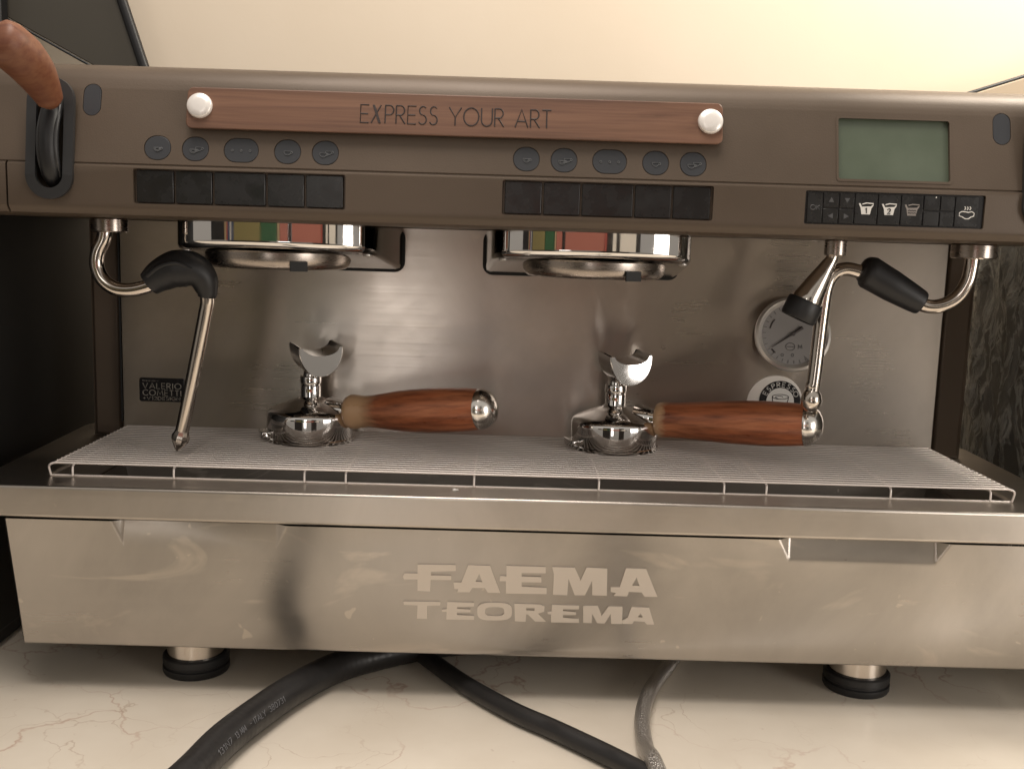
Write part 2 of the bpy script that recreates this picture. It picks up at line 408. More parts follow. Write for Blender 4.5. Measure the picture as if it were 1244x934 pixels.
cut = []
def cutter(loop, depth): cut.append(MB().prism(loop, lambda a, b: (a, -0.12, b), lambda a, b: (a, yf(b) + depth, b)))
PX = (0.0, 0.2567)
for dx in PX:
    cutter(rrect(-0.21245 + dx, 0.2088, 0.1475, 0.0240, 0.0015, 2), 0.0042)
IND = [(-0.2701, 0.0190), (-0.2438, 0.0190), (-0.2120, 0.0245), (-0.1798, 0.0190), (-0.1535, 0.0190)]
for dx in PX:
    for x, w_ in IND: cutter(rrect(x + dx, 0.2355, w_, 0.0172, 0.0085, 6), 0.0010)
cutter(rrect(0.2442, 0.2498, 0.0790, 0.0432, 0.0015, 2), 0.0045)
cutter(rrect(0.24535, 0.2083, 0.1262, 0.0232, 0.0012, 2), 0.0022)
for x, z in ((-0.3176, 0.2676), (0.3203, 0.2668)): cutter(rrect(x, z, 0.0128, 0.0225, 0.0064, 6), 0.0012)
for x in (-0.3432, 0.3500): cutter(rrect(x, 0.2400, 0.024, 0.074, 0.012, 6), 0.030)
for x in (-0.3738, 0.3738): cut.append(MB().box(x - 0.0007, x + 0.0007, -0.07, -0.045, 0.18, 0.2236))
boolean(hb, cut)
hb.data.shade_smooth(); hb.data.set_sharp_from_angle(angle=R(32))

# machine shell behind, chassis
MB().box(-0.405, 0.405, 0.168, 0.33, -0.14, 0.186).build('rear_casing', 'bronze_paint', mach)
MB().box(-0.378, 0.378, 0.012, 0.166, -0.150, -0.075).build('chassis', 'dark_steel', mach)

# key panels
edges = [-0.2852, -0.2579, -0.2311, -0.1940, -0.1672, -0.1398]
for gi, dx in enumerate(PX):
    for i in range(5):
        a, b = edges[i] + dx + 0.0008, edges[i + 1] + dx - 0.0008
        MB().prism(rrect((a + b) / 2, 0.2088, b - a, 0.0222, 0.0008, 2), lambda u, v_: (u, -0.0459, v_), lambda u, v_: (u, -0.0486, v_)).build('dose_key', 'black_gloss', mach, bevel=0.0005)
# printed cup icons
def cup(x, z, s, big, fill=False):
    pl = [arc(x, z + 0.3 * s, 0.9 * s, 1.0 * s, 180, 360, 10) + [(x - 0.9 * s, z + 0.3 * s)], arc(x + 0.95 * s, z, 0.35 * s, 0.3 * s, 110, -110, 6)]
    return pl
for dx in PX:
    for i, (x, w_) in enumerate(IND):
        x += dx
        b = MB().prism(rrect(x, 0.2355, w_ - 0.0008, 0.0164, 0.0081, 6), lambda u, v_: P(u, v_, -0.0014), lambda u, v_: P(u, v_, -0.0002)).build('indicator_pad', 'button_grey', mach, bevel=0.0003)
        z = 0.2350
        if i == 2:
            pls = [arc(x + q, z + 0.0003, 0.0007, 0.0007, 0, 360, 8) for q in (-0.0062, 0, 0.0062)]
        elif i == 0: pls = cup(x, z, 0.0026, 0) + cup(x, z, 0.0016, 0)
        elif i == 3: pls = cup(x, z, 0.0027, 0)
        else: pls = cup(x - 0.0014, z - 0.0006, 0.0027, 1) + cup(x + 0.0024, z + 0.0009, 0.0025, 1) + (cup(x - 0.0014, z - 0.0006, 0.0016, 1) if i == 1 else [])
        strokes('printed_icon', pls, lambda u, v_: P(u, v_, 0.00018), 0.00028, 'icon_grey', b, 5)
# display
MB().prism(rrect(0.2442, 0.2498, 0.0786, 0.0428, 0.0013, 2), lambda u, v_: P(u, v_, -0.0046), lambda u, v_: P(u, v_, -0.0030)).build('display_screen', 'lcd', mach)
filled('display_rim', [rrect(0.2442, 0.2498, 0.0815, 0.0457, 0.0022, 3), rrect(0.2442, 0.2498, 0.0783, 0.0425, 0.0014, 3)], lambda u, v_, n: P(u, v_, n - 0.0010), 0.0013, 'bronze_paint', mach)
# keypad
kp = MB().prism(rrect(0.24535, 0.2083, 0.1256, 0.0226, 0.001, 2), lambda u, v_: (u, -0.0476, v_), lambda u, v_: (u, -0.0484, v_)).build('keypad', 'badge_black', mach)
kx = [0.1838, 0.1950, 0.2063, 0.2172, 0.2335, 0.2497, 0.2655, 0.2772, 0.2876, 0.3045]
def Pk(u, v_, n=0.0): return Vector((u, -0.0494 - n, v_))
zt, zm, zb = 0.2190, 0.2083, 0.1976
def key(a, b, z0, z1): return MB().box(a + 0.0004, b - 0.0004, -0.0494, -0.0482, z0 + 0.0003, z1 - 0.0003).build('keypad_key', 'black_gloss', kp, bevel=0.0003)
key(kx[0], kx[1], zb, zt)
strokes('printed_word', [[(a + 0.1862, b + 0.2068) for a, b in pl] for pl in text_strokes('OK', 0.0032, total=0.0066)], Pk, 0.00028, 'icon_dim', kp, 5)
tri = {'u': [(-1, -0.8), (1, -0.8), (0, 1)], 'd': [(-1, 0.8), (1, 0.8), (0, -1)], 'l': [(0.9, -1), (0.9, 1), (-1, 0)], 'r': [(-0.9, -1), (-0.9, 1), (1, 0)]}
for i, t_, bt in ((1, 'u', 'l'), (2, 'd', 'r')):
    key(kx[i], kx[i + 1], zm + 0.0003, zt); key(kx[i], kx[i + 1], zb, zm - 0.0003)
    cx = (kx[i] + kx[i + 1]) / 2
    for k_, z in ((t_, 0.2138), (bt, 0.2028)):
        filled('printed_arrow', [[(cx + a * 0.0019, z + b * 0.0019) for a, b in tri[k_]]], lambda u, v_, n: Pk(u, v_, n), 0.0002, 'icon_dim', kp)
for j, i in enumerate((3, 4, 5)):
    key(kx[i], kx[i + 1], zb, zt)
    cx = (kx[i] + kx[i + 1]) / 2; z = 0.2083; s = 0.0052
    pot = [(-1.05, 0.85), (-0.8, 0.85), (-0.6, 0.35), (0.62, 0.42), (0.95, 0.78), (0.95, 0.55), (0.7, 0.1), (0.55, -0.85), (-0.6, -0.85), (-0.75, 0.1)]
    mt = 'icon_white' if j < 2 else 'icon_tan'
    filled('printed_pot', [[(cx + a * s, z + b * s * 0.85) for a, b in pot]], lambda u, v_, n: Pk(u, v_, n), 0.0002, mt, kp)
    strokes('printed_pot_lid', [[(cx - 0.55 * s, z + 0.62 * s), (cx + 0.0 * s, z + 0.78 * s), (cx + 0.95 * s, z + 0.72 * s)]], Pk, 0.0004, mt, kp, 5)
    if j < 2:
        strokes('printed_number', [[(a + cx - (0.0006 if j == 0 else 0.0012), b + z - 0.0030) for a, b in pl] for pl in text_strokes('12'[j], 0.0036)], lambda u, v_: Pk(u, v_, 0.0003), 0.0004, 'badge_black', kp, 5)
    else:
        strokes('printed_wave', [[(cx + (q / 6 - 0.5) * 1.1 * s, z - 0.05 * s - r_ * 0.35 * s + (0.06 * s if q % 2 else 0)) for q in range(7)] for r_ in (0, 1)], lambda u, v_: Pk(u, v_, 0.0003), 0.00025, 'badge_black', kp, 5)
for i in (6, 7):
    key(kx[i], kx[i + 1], zm + 0.0003, zt); key(kx[i], kx[i + 1], zb, zm - 0.0003)
key(kx[8], kx[9], zb, zt)
cx = 0.2962
cl = [(cx - 0.0035, 0.2085), (cx - 0.0052, 0.2075), (cx - 0.0052, 0.2055), (cx - 0.003, 0.2048), (cx - 0.001, 0.2035), (cx + 0.0015, 0.2036), (cx + 0.003, 0.2048), (cx + 0.005, 0.2055), (cx + 0.0052, 0.2075), (cx + 0.0035, 0.2086), (cx + 0.001, 0.2080), (cx - 0.0015, 0.2084), (cx - 0.0035, 0.2085)]
strokes('printed_steam_cloud', [cl] + [[(cx + q, 0.2096), (cx + q + 0.0007, 0.2108), (cx + q, 0.2120)] for q in (-0.0018, 0, 0.0018)], Pk, 0.00038, 'icon_white', kp, 5)
strokes('printed_mark', [[(0.2735, 0.2176), (0.2741, 0.2176)]], Pk, 0.0006, 'icon_white', kp, 6)
# oval sensor pads
for x, z in ((-0.3176, 0.2676), (0.3203, 0.2668)):
    MB().prism(rrect(x, z, 0.0120, 0.0217, 0.0060, 6), lambda u, v_: P(u, v_, -0.0016), lambda u, v_: P(u, v_, -0.0001)).build('oval_pad', 'button_grey', mach, bevel=0.0004)
# lever slots
for i, x in enumerate((-0.3432, 0.3500)):
    def pr(u, v_, n): return Vector((u, -0.0500 + 0.16 * max(0, v_ - 0.2245) - n, v_))
    rim = filled('lever_slot_rim', [rrect(x, 0.2398, 0.0325, 0.0835, 0.01625, 10), rrect(x, 0.2402, 0.0190, 0.0690, 0.0095, 10)], pr, 0.0034, 'slot_grey', mach)
    bv = rim.modifiers.new('bevel', 'BEVEL'); bv.width = 0.0011; bv.segments = 3; bv.limit_method = 'ANGLE'; bv.angle_limit = R(50)
    pts = [(x, -0.026, 0.272), (x, -0.041, 0.262), (x, -0.0505, 0.245), (x, -0.0515, 0.228), (x, -0.045, 0.214), (x, -0.030, 0.207)]
    lev = MB().tube(spline(pts, 6), 0.0068, 16).build('tap_lever', 'rubber', mach, smooth=60)
    MB().tube(spline([(p[0] - 0.0055, p[1] - 0.0022, p[2]) for p in pts[1:5]], 6), 0.0021, 8).build('lever_ridge', 'slot_grey', lev, smooth=60)
    MB().tube(spline([(p[0] + 0.0055, p[1] - 0.0022, p[2]) for p in pts[1:5]], 6), 0.0021, 8).build('lever_ridge', 'slot_grey', lev, smooth=60)
    if i == 0:
        KNOB = [(-0.3382, -0.0545, 0.2610), (-0.3393, -0.064, 0.2708), (-0.3405, -0.075, 0.2797), (-0.3427, -0.087, 0.2872), (-0.3475, -0.098, 0.2935), (-0.3535, -0.106, 0.2975)]
        kp_ = spline(KNOB, 6)
        rr = lerp_list([0.0078, 0.0108, 0.0134, 0.0148, 0.0150, 0.0120], 6)
        rr[0] = 0.0045; rr[1] = 0.0068; rr[-1] = 0.003; rr[-2] = 0.0085; rr[-3] = 0.0115
        MB().tube(kp_, rr, 28).build('wooden_knob', 'knob_wood', lev, smooth=80)

# wooden name plate
lp = [(x, z + 0.0000) for x, z in rrect(-0.0636, 0.2636, 0.3720, 0.0285, 0.0042, 5)]
wp = MB().prism(lp, lambda u, v_: P(u, v_, 0.0022), lambda u, v_: P(u, v_, 0.0066)).build('name_plate', 'walnut', mach, bevel=0.0006)
for x in (-0.2404, 0.1136):
    MB().lathe([(0.0, 0.0), (0.0086, 0.0), (0.0088, 0.0010), (0.0086, 0.0026), (0.0078, 0.0036), (0.004, 0.0041), (0, 0.0042)], (x, yf(0.2646) - 0.0062, 0.2646), (0, -1, 0.25), 40).build('plate_screw', 'screw_white', wp, smooth=50)
tx = [[(a - 0.1292, b + 0.2568) for a, b in pl] for pl in text_strokes('EXPRESS YOUR ART', 0.0124, gap=0.17, total=0.1322)]
strokes('engraved_text', tx, lambda u, v_: P(u, v_, 0.00655), 0.00052, 'engraved', wp, 6)

# back plate and badges
MB().box(-0.375, 0.375, 0.1600, 0.1625, -0.012, 0.187).build('back_plate', 'backplate_steel', mach, bevel=0.0006)
MB().box(-0.3765, -0.3753, 0.1585, 0.168, 0.003, 0.187).build('plate_gap', 'recess_black', mach)
for sx in (-1, 1):
    MB().box(min(sx * 0.3785, sx * 0.4040), max(sx * 0.3785, sx * 0.4040), 0.1655, 0.30, -0.012, 0.187).build('side_pillar', 'bronze_paint', mach, bevel=0.003)
bd = MB().prism(rrect(-0.3390, 0.0330, 0.0412, 0.0218, 0.0018, 4), lambda u, v_: (u, 0.1600, v_), lambda u, v_: (u, 0.1588, v_)).build('maker_badge', 'badge_black', mach, bevel=0.0003)
pb = lambda u, v_: Vector((u, 0.1587, v_))
for txt, h, z, wd in (('VALERIO', 0.0050, 0.0342, 0.0350), ('COMETTI', 0.0050, 0.0278, 0.0350), ('+V12DESIGN', 0.0030, 0.0236, 0.0340)):
    strokes('badge_text', [[(a - 0.3562, b + z) for a, b in pl] for pl in text_strokes(txt, h, gap=0.3, total=wd)], pb, 0.00048 if h > 0.004 else 0.00032, 'badge_text', bd, 6)
strokes('badge_text', [[(a - 0.3562, b + 0.0408) for a, b in pl] for pl in text_strokes('DESIGN', 0.0010, gap=0.3, total=0.014)], pb, 0.00014, 'badge_text', bd, 5)
# pressure gauge
G = Vector((0.2335, 0, 0.0975))
ga = MB().lathe([(0.0, 0), (0.030, 0), (0.0312, 0.004), (0.0324, 0.012), (0.0336, 0.0165), (0.0332, 0.0198), (0.0308, 0.0212), (0.0282, 0.0192), (0.0270, 0.0165), (0, 0.0165)], (G.x, 0.1600, G.z), (0, -1, 0), 56).build('pressure_gauge', 'satin_silver', mach, smooth=40)
MB().lathe([(0, 0), (0.0271, 0), (0.0271, 0.0006), (0, 0.0006)], (G.x, 0.1436, G.z), (0, -1, 0), 48).build('gauge_dial', 'dial', ga, smooth=40)
pg = lambda u, v_: Vector((G.x + u, 0.1428, G.z + v_))
tk = [[(math.cos(R(a)) * 0.0235, math.sin(R(a)) * 0.0235), (math.cos(R(a)) * (0.0262 if k % 5 else 0.0268), math.sin(R(a)) * (0.0262 if k % 5 else 0.0268))] for k, a in enumerate(range(-135 + 0, 316 - 90, 12)) for a in [225 - (a + 135)]]
strokes('dial_ticks', tk, pg, 0.00022, 'dial_mark', ga, 5)
strokes('dial_arc', [arc(0, 0, 0.0205, 0.0205, 165, 140, 8), arc(0, 0, 0.0225, 0.0225, 228, 216, 5)], pg, 0.0007, 'dial_mark', ga, 6)
strokes('dial_emblem', [arc(-0.002, -0.011, 0.0040, 0.0034, 0, 360, 16), [(-0.005, -0.011), (0.001, -0.011)], arc(-0.009, -0.0185, 0.0012, 0.0012, 0, 360, 8), arc(0.0, -0.0185, 0.0012, 0.0012, 0, 360, 8), [(0.010, -0.019), (0.014, -0.023)]] +
        [[(0.005 + a, -0.0128 + b) for a, b in pl] for pl in text_strokes('M', 0.0036)], pg, 0.00026, 'icon_dim', ga, 5)
MB().tube([(G.x - 0.0185, 0.1415, G.z - 0.0120), (G.x + 0.001, 0.1415, G.z + 0.0008), (G.x + 0.0085, 0.1415, G.z + 0.0062)], [0.0003, 0.0009, 0.0016], 8).build('gauge_needle', 'dial_mark', ga, smooth=60)
MB().lathe([(0, 0), (0.0018, 0), (0.0015, 0.0018), (0, 0.002)], (G.x + 0.0005, 0.1420, G.z + 0.0004), (0, -1, 0), 16).build('needle_hub', 'dial_mark', ga, smooth=40)
tilt_ = Matrix.Translation((G.x, 0.160, G.z)) @ Matrix.Rotation(R(-13), 4, 'X') @ Matrix.Rotation(R(-4), 4, 'Z') @ Matrix.Translation((-G.x, -0.168, -G.z))
for o in [ga] + [q for q in COL.objects if q.parent == ga]:
    o.data.transform(tilt_)
MB().lathe([(0, 0), (0.0255, 0), (0.0255, 0.012), (0, 0.012)], (G.x, 0.1605, G.z - 0.002), (0, -1, 0.12), 40).build('gauge_cup', 'collar_steel', ga, smooth=40)
# round espresso badge
B0 = (0.2305, 0.0390)
MB().lathe([(0, 0), (0.0262, 0), (0.0258, 0.0012), (0, 0.0016)], (B0[0] - 0.0045, 0.1600, B0[1] - 0.002), (0, -1, 0), 48).build('badge_mount', 'satin_silver', mach, smooth=40)
rb = MB().lathe([(0, 0), (0.0192, 0), (0.0190, 0.0006), (0, 0.0008)], (B0[0], 0.1584, B0[1]), (0, -1, 0), 48).build('round_badge', 'badge_black', mach, smooth=40)
MB().lathe([(0, 0), (0.0128, 0), (0.0128, 0.0004), (0, 0.0005)], (B0[0], 0.1576, B0[1]), (0, -1, 0), 48).build('badge_disc', 'icon_white', rb, smooth=40)
mbt = MB()
for i, ch in enumerate('ESPRESSO'):
    a = 152 - i * (152 - 28) / 7; w_, st = GL[ch]; t = R(a - 90)
    for pl in st:
        q = [((p[0] - w_ / 2) * 0.0048, (p[1]) * 0.0042 + 0.0138) for p in pl]
        mbt.tube([(B0[0] + u * math.cos(t) - v_ * math.sin(t), 0.1574, B0[1] + u * math.sin(t) + v_ * math.cos(t)) for u, v_ in q], 0.00042, 6)
mbt.build('badge_lettering', 'icon_white', rb, smooth=60)
strokes('badge_cup', [arc(B0[0], B0[1] + 0.0045, 0.0075, 0.0022, 0, 360, 18), arc(B0[0], B0[1] + 0.0045, 0.0075, 0.0100, 180, 360, 14), arc(B0[0] - 0.001, B0[1] + 0.004, 0.0035, 0.0012, 20, 250, 8)], lambda u, v_: Vector((u, 0.1570, v_)), 0.00032, 'badge_black', rb, 6)

# ---- group heads
def group_head(gx):
    half = [(-0.0865, 0.1585), (-0.0835, 0.10), (-0.0805, 0.06), (-0.0785, 0.042), (-0.0745, 0.0285), (-0.0660, 0.0165), (-0.0530, 0.0085), (-0.0360, 0.0035), (-0.0180, 0.0010), (0, 0.0002)]
    loop = [(x, y) for x, y in half] + [(-x, y) for x, y in half[-2::-1]]
    pts = [(gx + p.x, p.y) for p in spline([(x, y, 0) for x, y in loop], 4)]
    cy = 0.075
    def zbot(y): return 0.1685 - 0.125 * max(0, y - 0.0)
    def inset(d): return [(x + (gx - x) * d / 0.08, y + (cy - y) * (d / 0.075) if y < 0.12 else y) for x, y in pts]
    def shell(P_, name, m_, par, lift):
        def ins(d): return [(x + (gx - x) * d / 0.08, y + (cy - y) * (d / 0.075) if y < 0.12 else y) for x, y in P_]
        rg = [[(x, y, 0.1868) for x, y in P_], [(x, y, zbot(y) + 0.0048) for x, y in P_], [(x, y, zbot(y) + 0.0038) for x, y in P_], [(a, b, zbot(b) + 0.0016) for a, b in ins(0.0010)], [(a, b, zbot(b) + lift) for a, b in ins(0.0040)]]
        return MB().rings(rg).build(name, m_, par, smooth=38)
    fr_ = [p for p in pts if p[1] < 0.0235]
    c_ = shell(pts, 'group_head', 'reflection_dark_chrome', mach, 0)
    cov = [(gx + (x - gx) * 1.006, y - 0.0006) for x, y in fr_] + [(fr_[-1][0] - 0.004, 0.030), (fr_[0][0] + 0.004, 0.030)]
    rg = [[(x, y, 0.1867) for x, y in cov], [(x, y, zbot(y) + 0.0048) for x, y in cov], [(x, y, zbot(y) + 0.0038) for x, y in cov], [(a + (gx - a) * 0.01, b + 0.0009, zbot(b) + 0.0016) for a, b in cov], [(a + (gx - a) * 0.035, b + 0.0032, zbot(b) - 0.0004) for a, b in cov]]
    MB().rings(rg).build('front_cover', 'chrome', c_, smooth=38)
    cx, cy2 = gx + (-0.0045 if gx < 0 else 0.004), 0.066
    MB().lathe([(0.0, 0.0142), (0.0572, 0.0142), (0.0582, 0.0130), (0.0580, 0.0080), (0.0572, 0.0045), (0.0556, 0.0020), (0.0535, 0.0005), (0.0515, 0.0), (0.0500, 0.0), (0.0495, 0.010), (0.0, 0.0105)], (cx, cy2, 0.1512), (0, 0, 1), 64).build('group_collar', 'collar_steel', c_, smooth=35)
    a = R(-90 + 27)
    nx, ny = cx + 0.0583 * math.cos(a), cy2 + 0.0583 * math.sin(a)
    nb = MB().box(-0.0068, 0.0068, -0.0006, 0.0008, 0.1505, 0.1580).build('notch_shade', 'recess_black', c_)  # proud black box standing in for the shade inside a notch
    nb.data.transform(Matrix.Translation((nx, ny, 0)) @ Matrix.Rotation(a + R(90), 4, 'Z'))
    for dx in (-0.0700, 0.0715):
        y = 0.036; z = zbot(y)
        MB().lathe([(0, 0), (0.0034, 0), (0.0034, 0.0008), (0.0024, 0.0014), (0, 0.0014)], (gx + dx, y, z + 0.0002), (0, -0.12, -1), 18).build('underside_screw', 'satin_silver', c_, smooth=40)
    MB().prism(rrect(gx, 0.1669, 0.1775, 0.0395, 0.009, 5), lambda u, v_: (u, 0.1568, v_), lambda u, v_: (u, 0.1599, v_)).build('shadow_outline', 'recess_black', c_)  # black plate that draws the thin shadow line around the group head
for gx in (-0.2060, 0.0420): group_head(gx)

# ---- steam wands and hot water spout
def nut(x, y, r, z0, z1, parent):
    MB().lathe([(0, 0), (r - 0.001, 0), (r, 0.001), (r, z1 - z0 - 0.001), (r - 0.001, z1 - z0), (0, z1 - z0)], (x, y, z0), (0, 0, 1), 40).build('union_nut', 'collar_steel', parent, smooth=35)
lw = [(-0.3335, 0.020, 0.178), (-0.3348, 0.020, 0.1705), (-0.3395, 0.020, 0.1605), (-0.3405, 0.020, 0.1500), (-0.3360, 0.020, 0.1395), (-0.3265, 0.020, 0.1330), (-0.3130, 0.020, 0.1325), (-0.2980, 0.020, 0.1370), (-0.2850, 0.021, 0.1440), (-0.2700, 0.022, 0.1450), (-0.2600, 0.023, 0.1385), (-0.2573, 0.025, 0.1270), (-0.2600, 0.027, 0.1130), (-0.2700, 0.0315, 0.0700), (-0.2795, 0.0355, 0.0300), (-0.2820, 0.0365, 0.0200)]
sw = MB().tube(spline(lw, 6), 0.0055, 18).build('steam_wand', 'tube_steel', mach, smooth=70)
nut(-0.3300, 0.020, 0.0135, 0.1760, 0.1868, sw)
gp = spline([(-0.3005, 0.020, 0.1375), (-0.2920, 0.0205, 0.1440), (-0.2800, 0.021, 0.1495), (-0.2680, 0.022, 0.1490), (-0.2600, 0.023, 0.1430), (-0.2572, 0.024, 0.1330), (-0.2575, 0.0245, 0.1285)], 6)
MB().tube(gp, lerp_list([0.0098, 0.0125, 0.0145, 0.0140, 0.0112, 0.0082, 0.0068], 6), 24).build('rubber_grip', 'rubber', sw, smooth=70)
MB().tube(spline([(-0.2985, 0.0105, 0.1440), (-0.2880, 0.0080, 0.1515), (-0.2760, 0.0080, 0.1545), (-0.2650, 0.0105, 0.1500)], 6), 0.0022, 8).build('grip_ridge', 'rubber', sw, smooth=70)
a0, a1 = Vector((-0.2815, 0.0363, 0.0215)), Vector((-0.2872, 0.0385, 0.0018)); d = (a1 - a0)
MB().lathe([(0, 0), (0.0050, 0), (0.0060, 0.004), (0.0072, 0.007), (0.0070, 0.0105), (0.0040, 0.0155), (0.0012, 0.0195), (0, 0.0200)], a0, d, 10).build('steam_nozzle', 'tube_steel', sw, smooth=25)

rw = [(0.3343, 0.020, 0.1780), (0.3338, 0.020, 0.1680), (0.3318, 0.020, 0.1570), (0.3255, 0.021, 0.1455), (0.3150, 0.022, 0.1390), (0.3030, 0.023, 0.1380), (0.2900, 0.024, 0.1440), (0.2750, 0.026, 0.1520), (0.2600, 0.028, 0.1590), (0.2500, 0.029, 0.1630), (0.2400, 0.030, 0.1645), (0.2310, 0.030, 0.1605), (0.2262, 0.030, 0.1500), (0.2242, 0.030, 0.1300), (0.2220, 0.030, 0.0840), (0.2206, 0.030, 0.0640)]
sw = MB().tube(spline(rw, 6), 0.0055, 18).build('steam_wand', 'tube_steel', mach, smooth=70)
nut(0.3350, 0.020, 0.0168, 0.1755, 0.1868, sw)
MB().tube(spline([(0.2995, 0.0235, 0.1400), (0.2960, 0.0238, 0.1418), (0.2760, 0.0255, 0.1525), (0.2580, 0.028, 0.1625), (0.2520, 0.0285, 0.1650)], 6), lerp_list([0.0088, 0.0100, 0.0122, 0.0130, 0.0085], 6), 24).build('rubber_grip', 'rubber', sw, smooth=50)
MB().lathe([(0, 0), (0.0052, 0), (0.0056, 0.003), (0.0048, 0.0050), (0.0072, 0.0085), (0.0084, 0.0135), (0.0075, 0.0185), (0.004, 0.0225), (0, 0.0235)], (0.2208, 0.030, 0.0740), (-0.02, 0, -1), 32).build('steam_nozzle', 'tube_steel', sw, smooth=45)

sp_pts = spline([(0.2235, 0.010, 0.1780), (0.2222, 0.010, 0.1720), (0.2180, 0.010, 0.1640), (0.2125, 0.010, 0.1535), (0.2062, 0.010, 0.1415), (0.2020, 0.010, 0.1330)], 6)
so = MB().tube(sp_pts, lerp_list([0.0042, 0.0046, 0.0062, 0.0088, 0.0116, 0.0120], 6), 28).build('hot_water_spout', 'tube_steel', mach, smooth=70)
nut(0.2245, 0.010, 0.0082, 0.1745, 0.1868, so)
MB().lathe([(0.0118, 0), (0.0132, 0.0004), (0.0138, 0.0015), (0.0138, 0.0140), (0.0130, 0.0155), (0.0112, 0.0155), (0.0108, 0.008), (0.0, 0.006)], (0.2054, 0.010, 0.1402), (-0.40, 0, -0.92), 36).build('black_sleeve', 'rubber', so, smooth=40)

# ---- drip tray frame, well and front panel
fo = [(-0.4240, -0.0300), (0.4240, -0.0300)] + [(0.4330 - 0.028 + 0.028 * math.cos(t), 0.212 + 0.028 * math.sin(t)) for t in [R(q) for q in range(0, 91, 15)]] + [(-0.4330 + 0.028 + 0.028 * math.cos(t), 0.212 + 0.028 * math.sin(t)) for t in [R(q) for q in range(90, 181, 15)]]
fr = MB().prism(fo, lambda a, b: (a, b, -0.0365), lambda a, b: (a, b, -0.0120)).build('tray_frame', 'frame_steel', mach)
boolean(fr, [MB().box(-0.3765, 0.3765, 0.0065, 0.1640, -0.06, 0.01)])
bv = fr.modifiers.new('bevel', 'BEVEL'); bv.width = 0.0022; bv.segments = 3; bv.limit_method = 'ANGLE'; bv.angle_limit = R(50)
fr.data.shade_smooth(); fr.data.set_sharp_from_angle(angle=R(35))
tw = MB()
tw.add([(-0.377, 0.0050, -0.037), (0.377, 0.0050, -0.037), (0.377, 0.1645, -0.037), (-0.377, 0.1645, -0.037), (-0.368, 0.016, -0.066), (0.368, 0.016, -0.066), (0.368, 0.158, -0.066), (-0.368, 0.158, -0.066)],
       [(0, 1, 5, 4), (1, 2, 6, 5), (2, 3, 7, 6), (3, 0, 4, 7), (4, 5, 6, 7)])
o = tw.build('tray_well', 'dark_steel', mach); so_ = o.modifiers.new('thickness', 'SOLIDIFY'); so_.thickness = 0.001
# front panel: bent sheet, two finger pulls pressed into its top edge
def PF(x, z, d=0.0): return (x, -0.027 + 0.2 * (-0.037 - z) + d, z)
zt_, zb_ = -0.0385, -0.1455
v = [PF(-0.3972, zt_), PF(-0.3165, zt_), PF(-0.1850, zt_), PF(0.1870, zt_), PF(0.3172, zt_), PF(0.3985, zt_), PF(0.4010, zb_), PF(-0.3962, zb_),
     PF(-0.3095, -0.0548), PF(-0.1925, -0.0548), PF(0.1962, -0.0562), PF(0.3078, -0.0562),
     PF(-0.3095, zt_, 0.0045), PF(-0.1925, zt_, 0.0045), PF(0.1962, zt_, 0.0065), PF(0.3078, zt_, 0.0065)]
f_ = [(0, 7, 6, 5, 4, 11, 10, 3, 2, 9, 8, 1), (1, 8, 12), (2, 13, 9), (12, 8, 9, 13), (3, 10, 14), (4, 15, 11), (14, 10, 11, 15)]
fp = MB().add(v, f_)
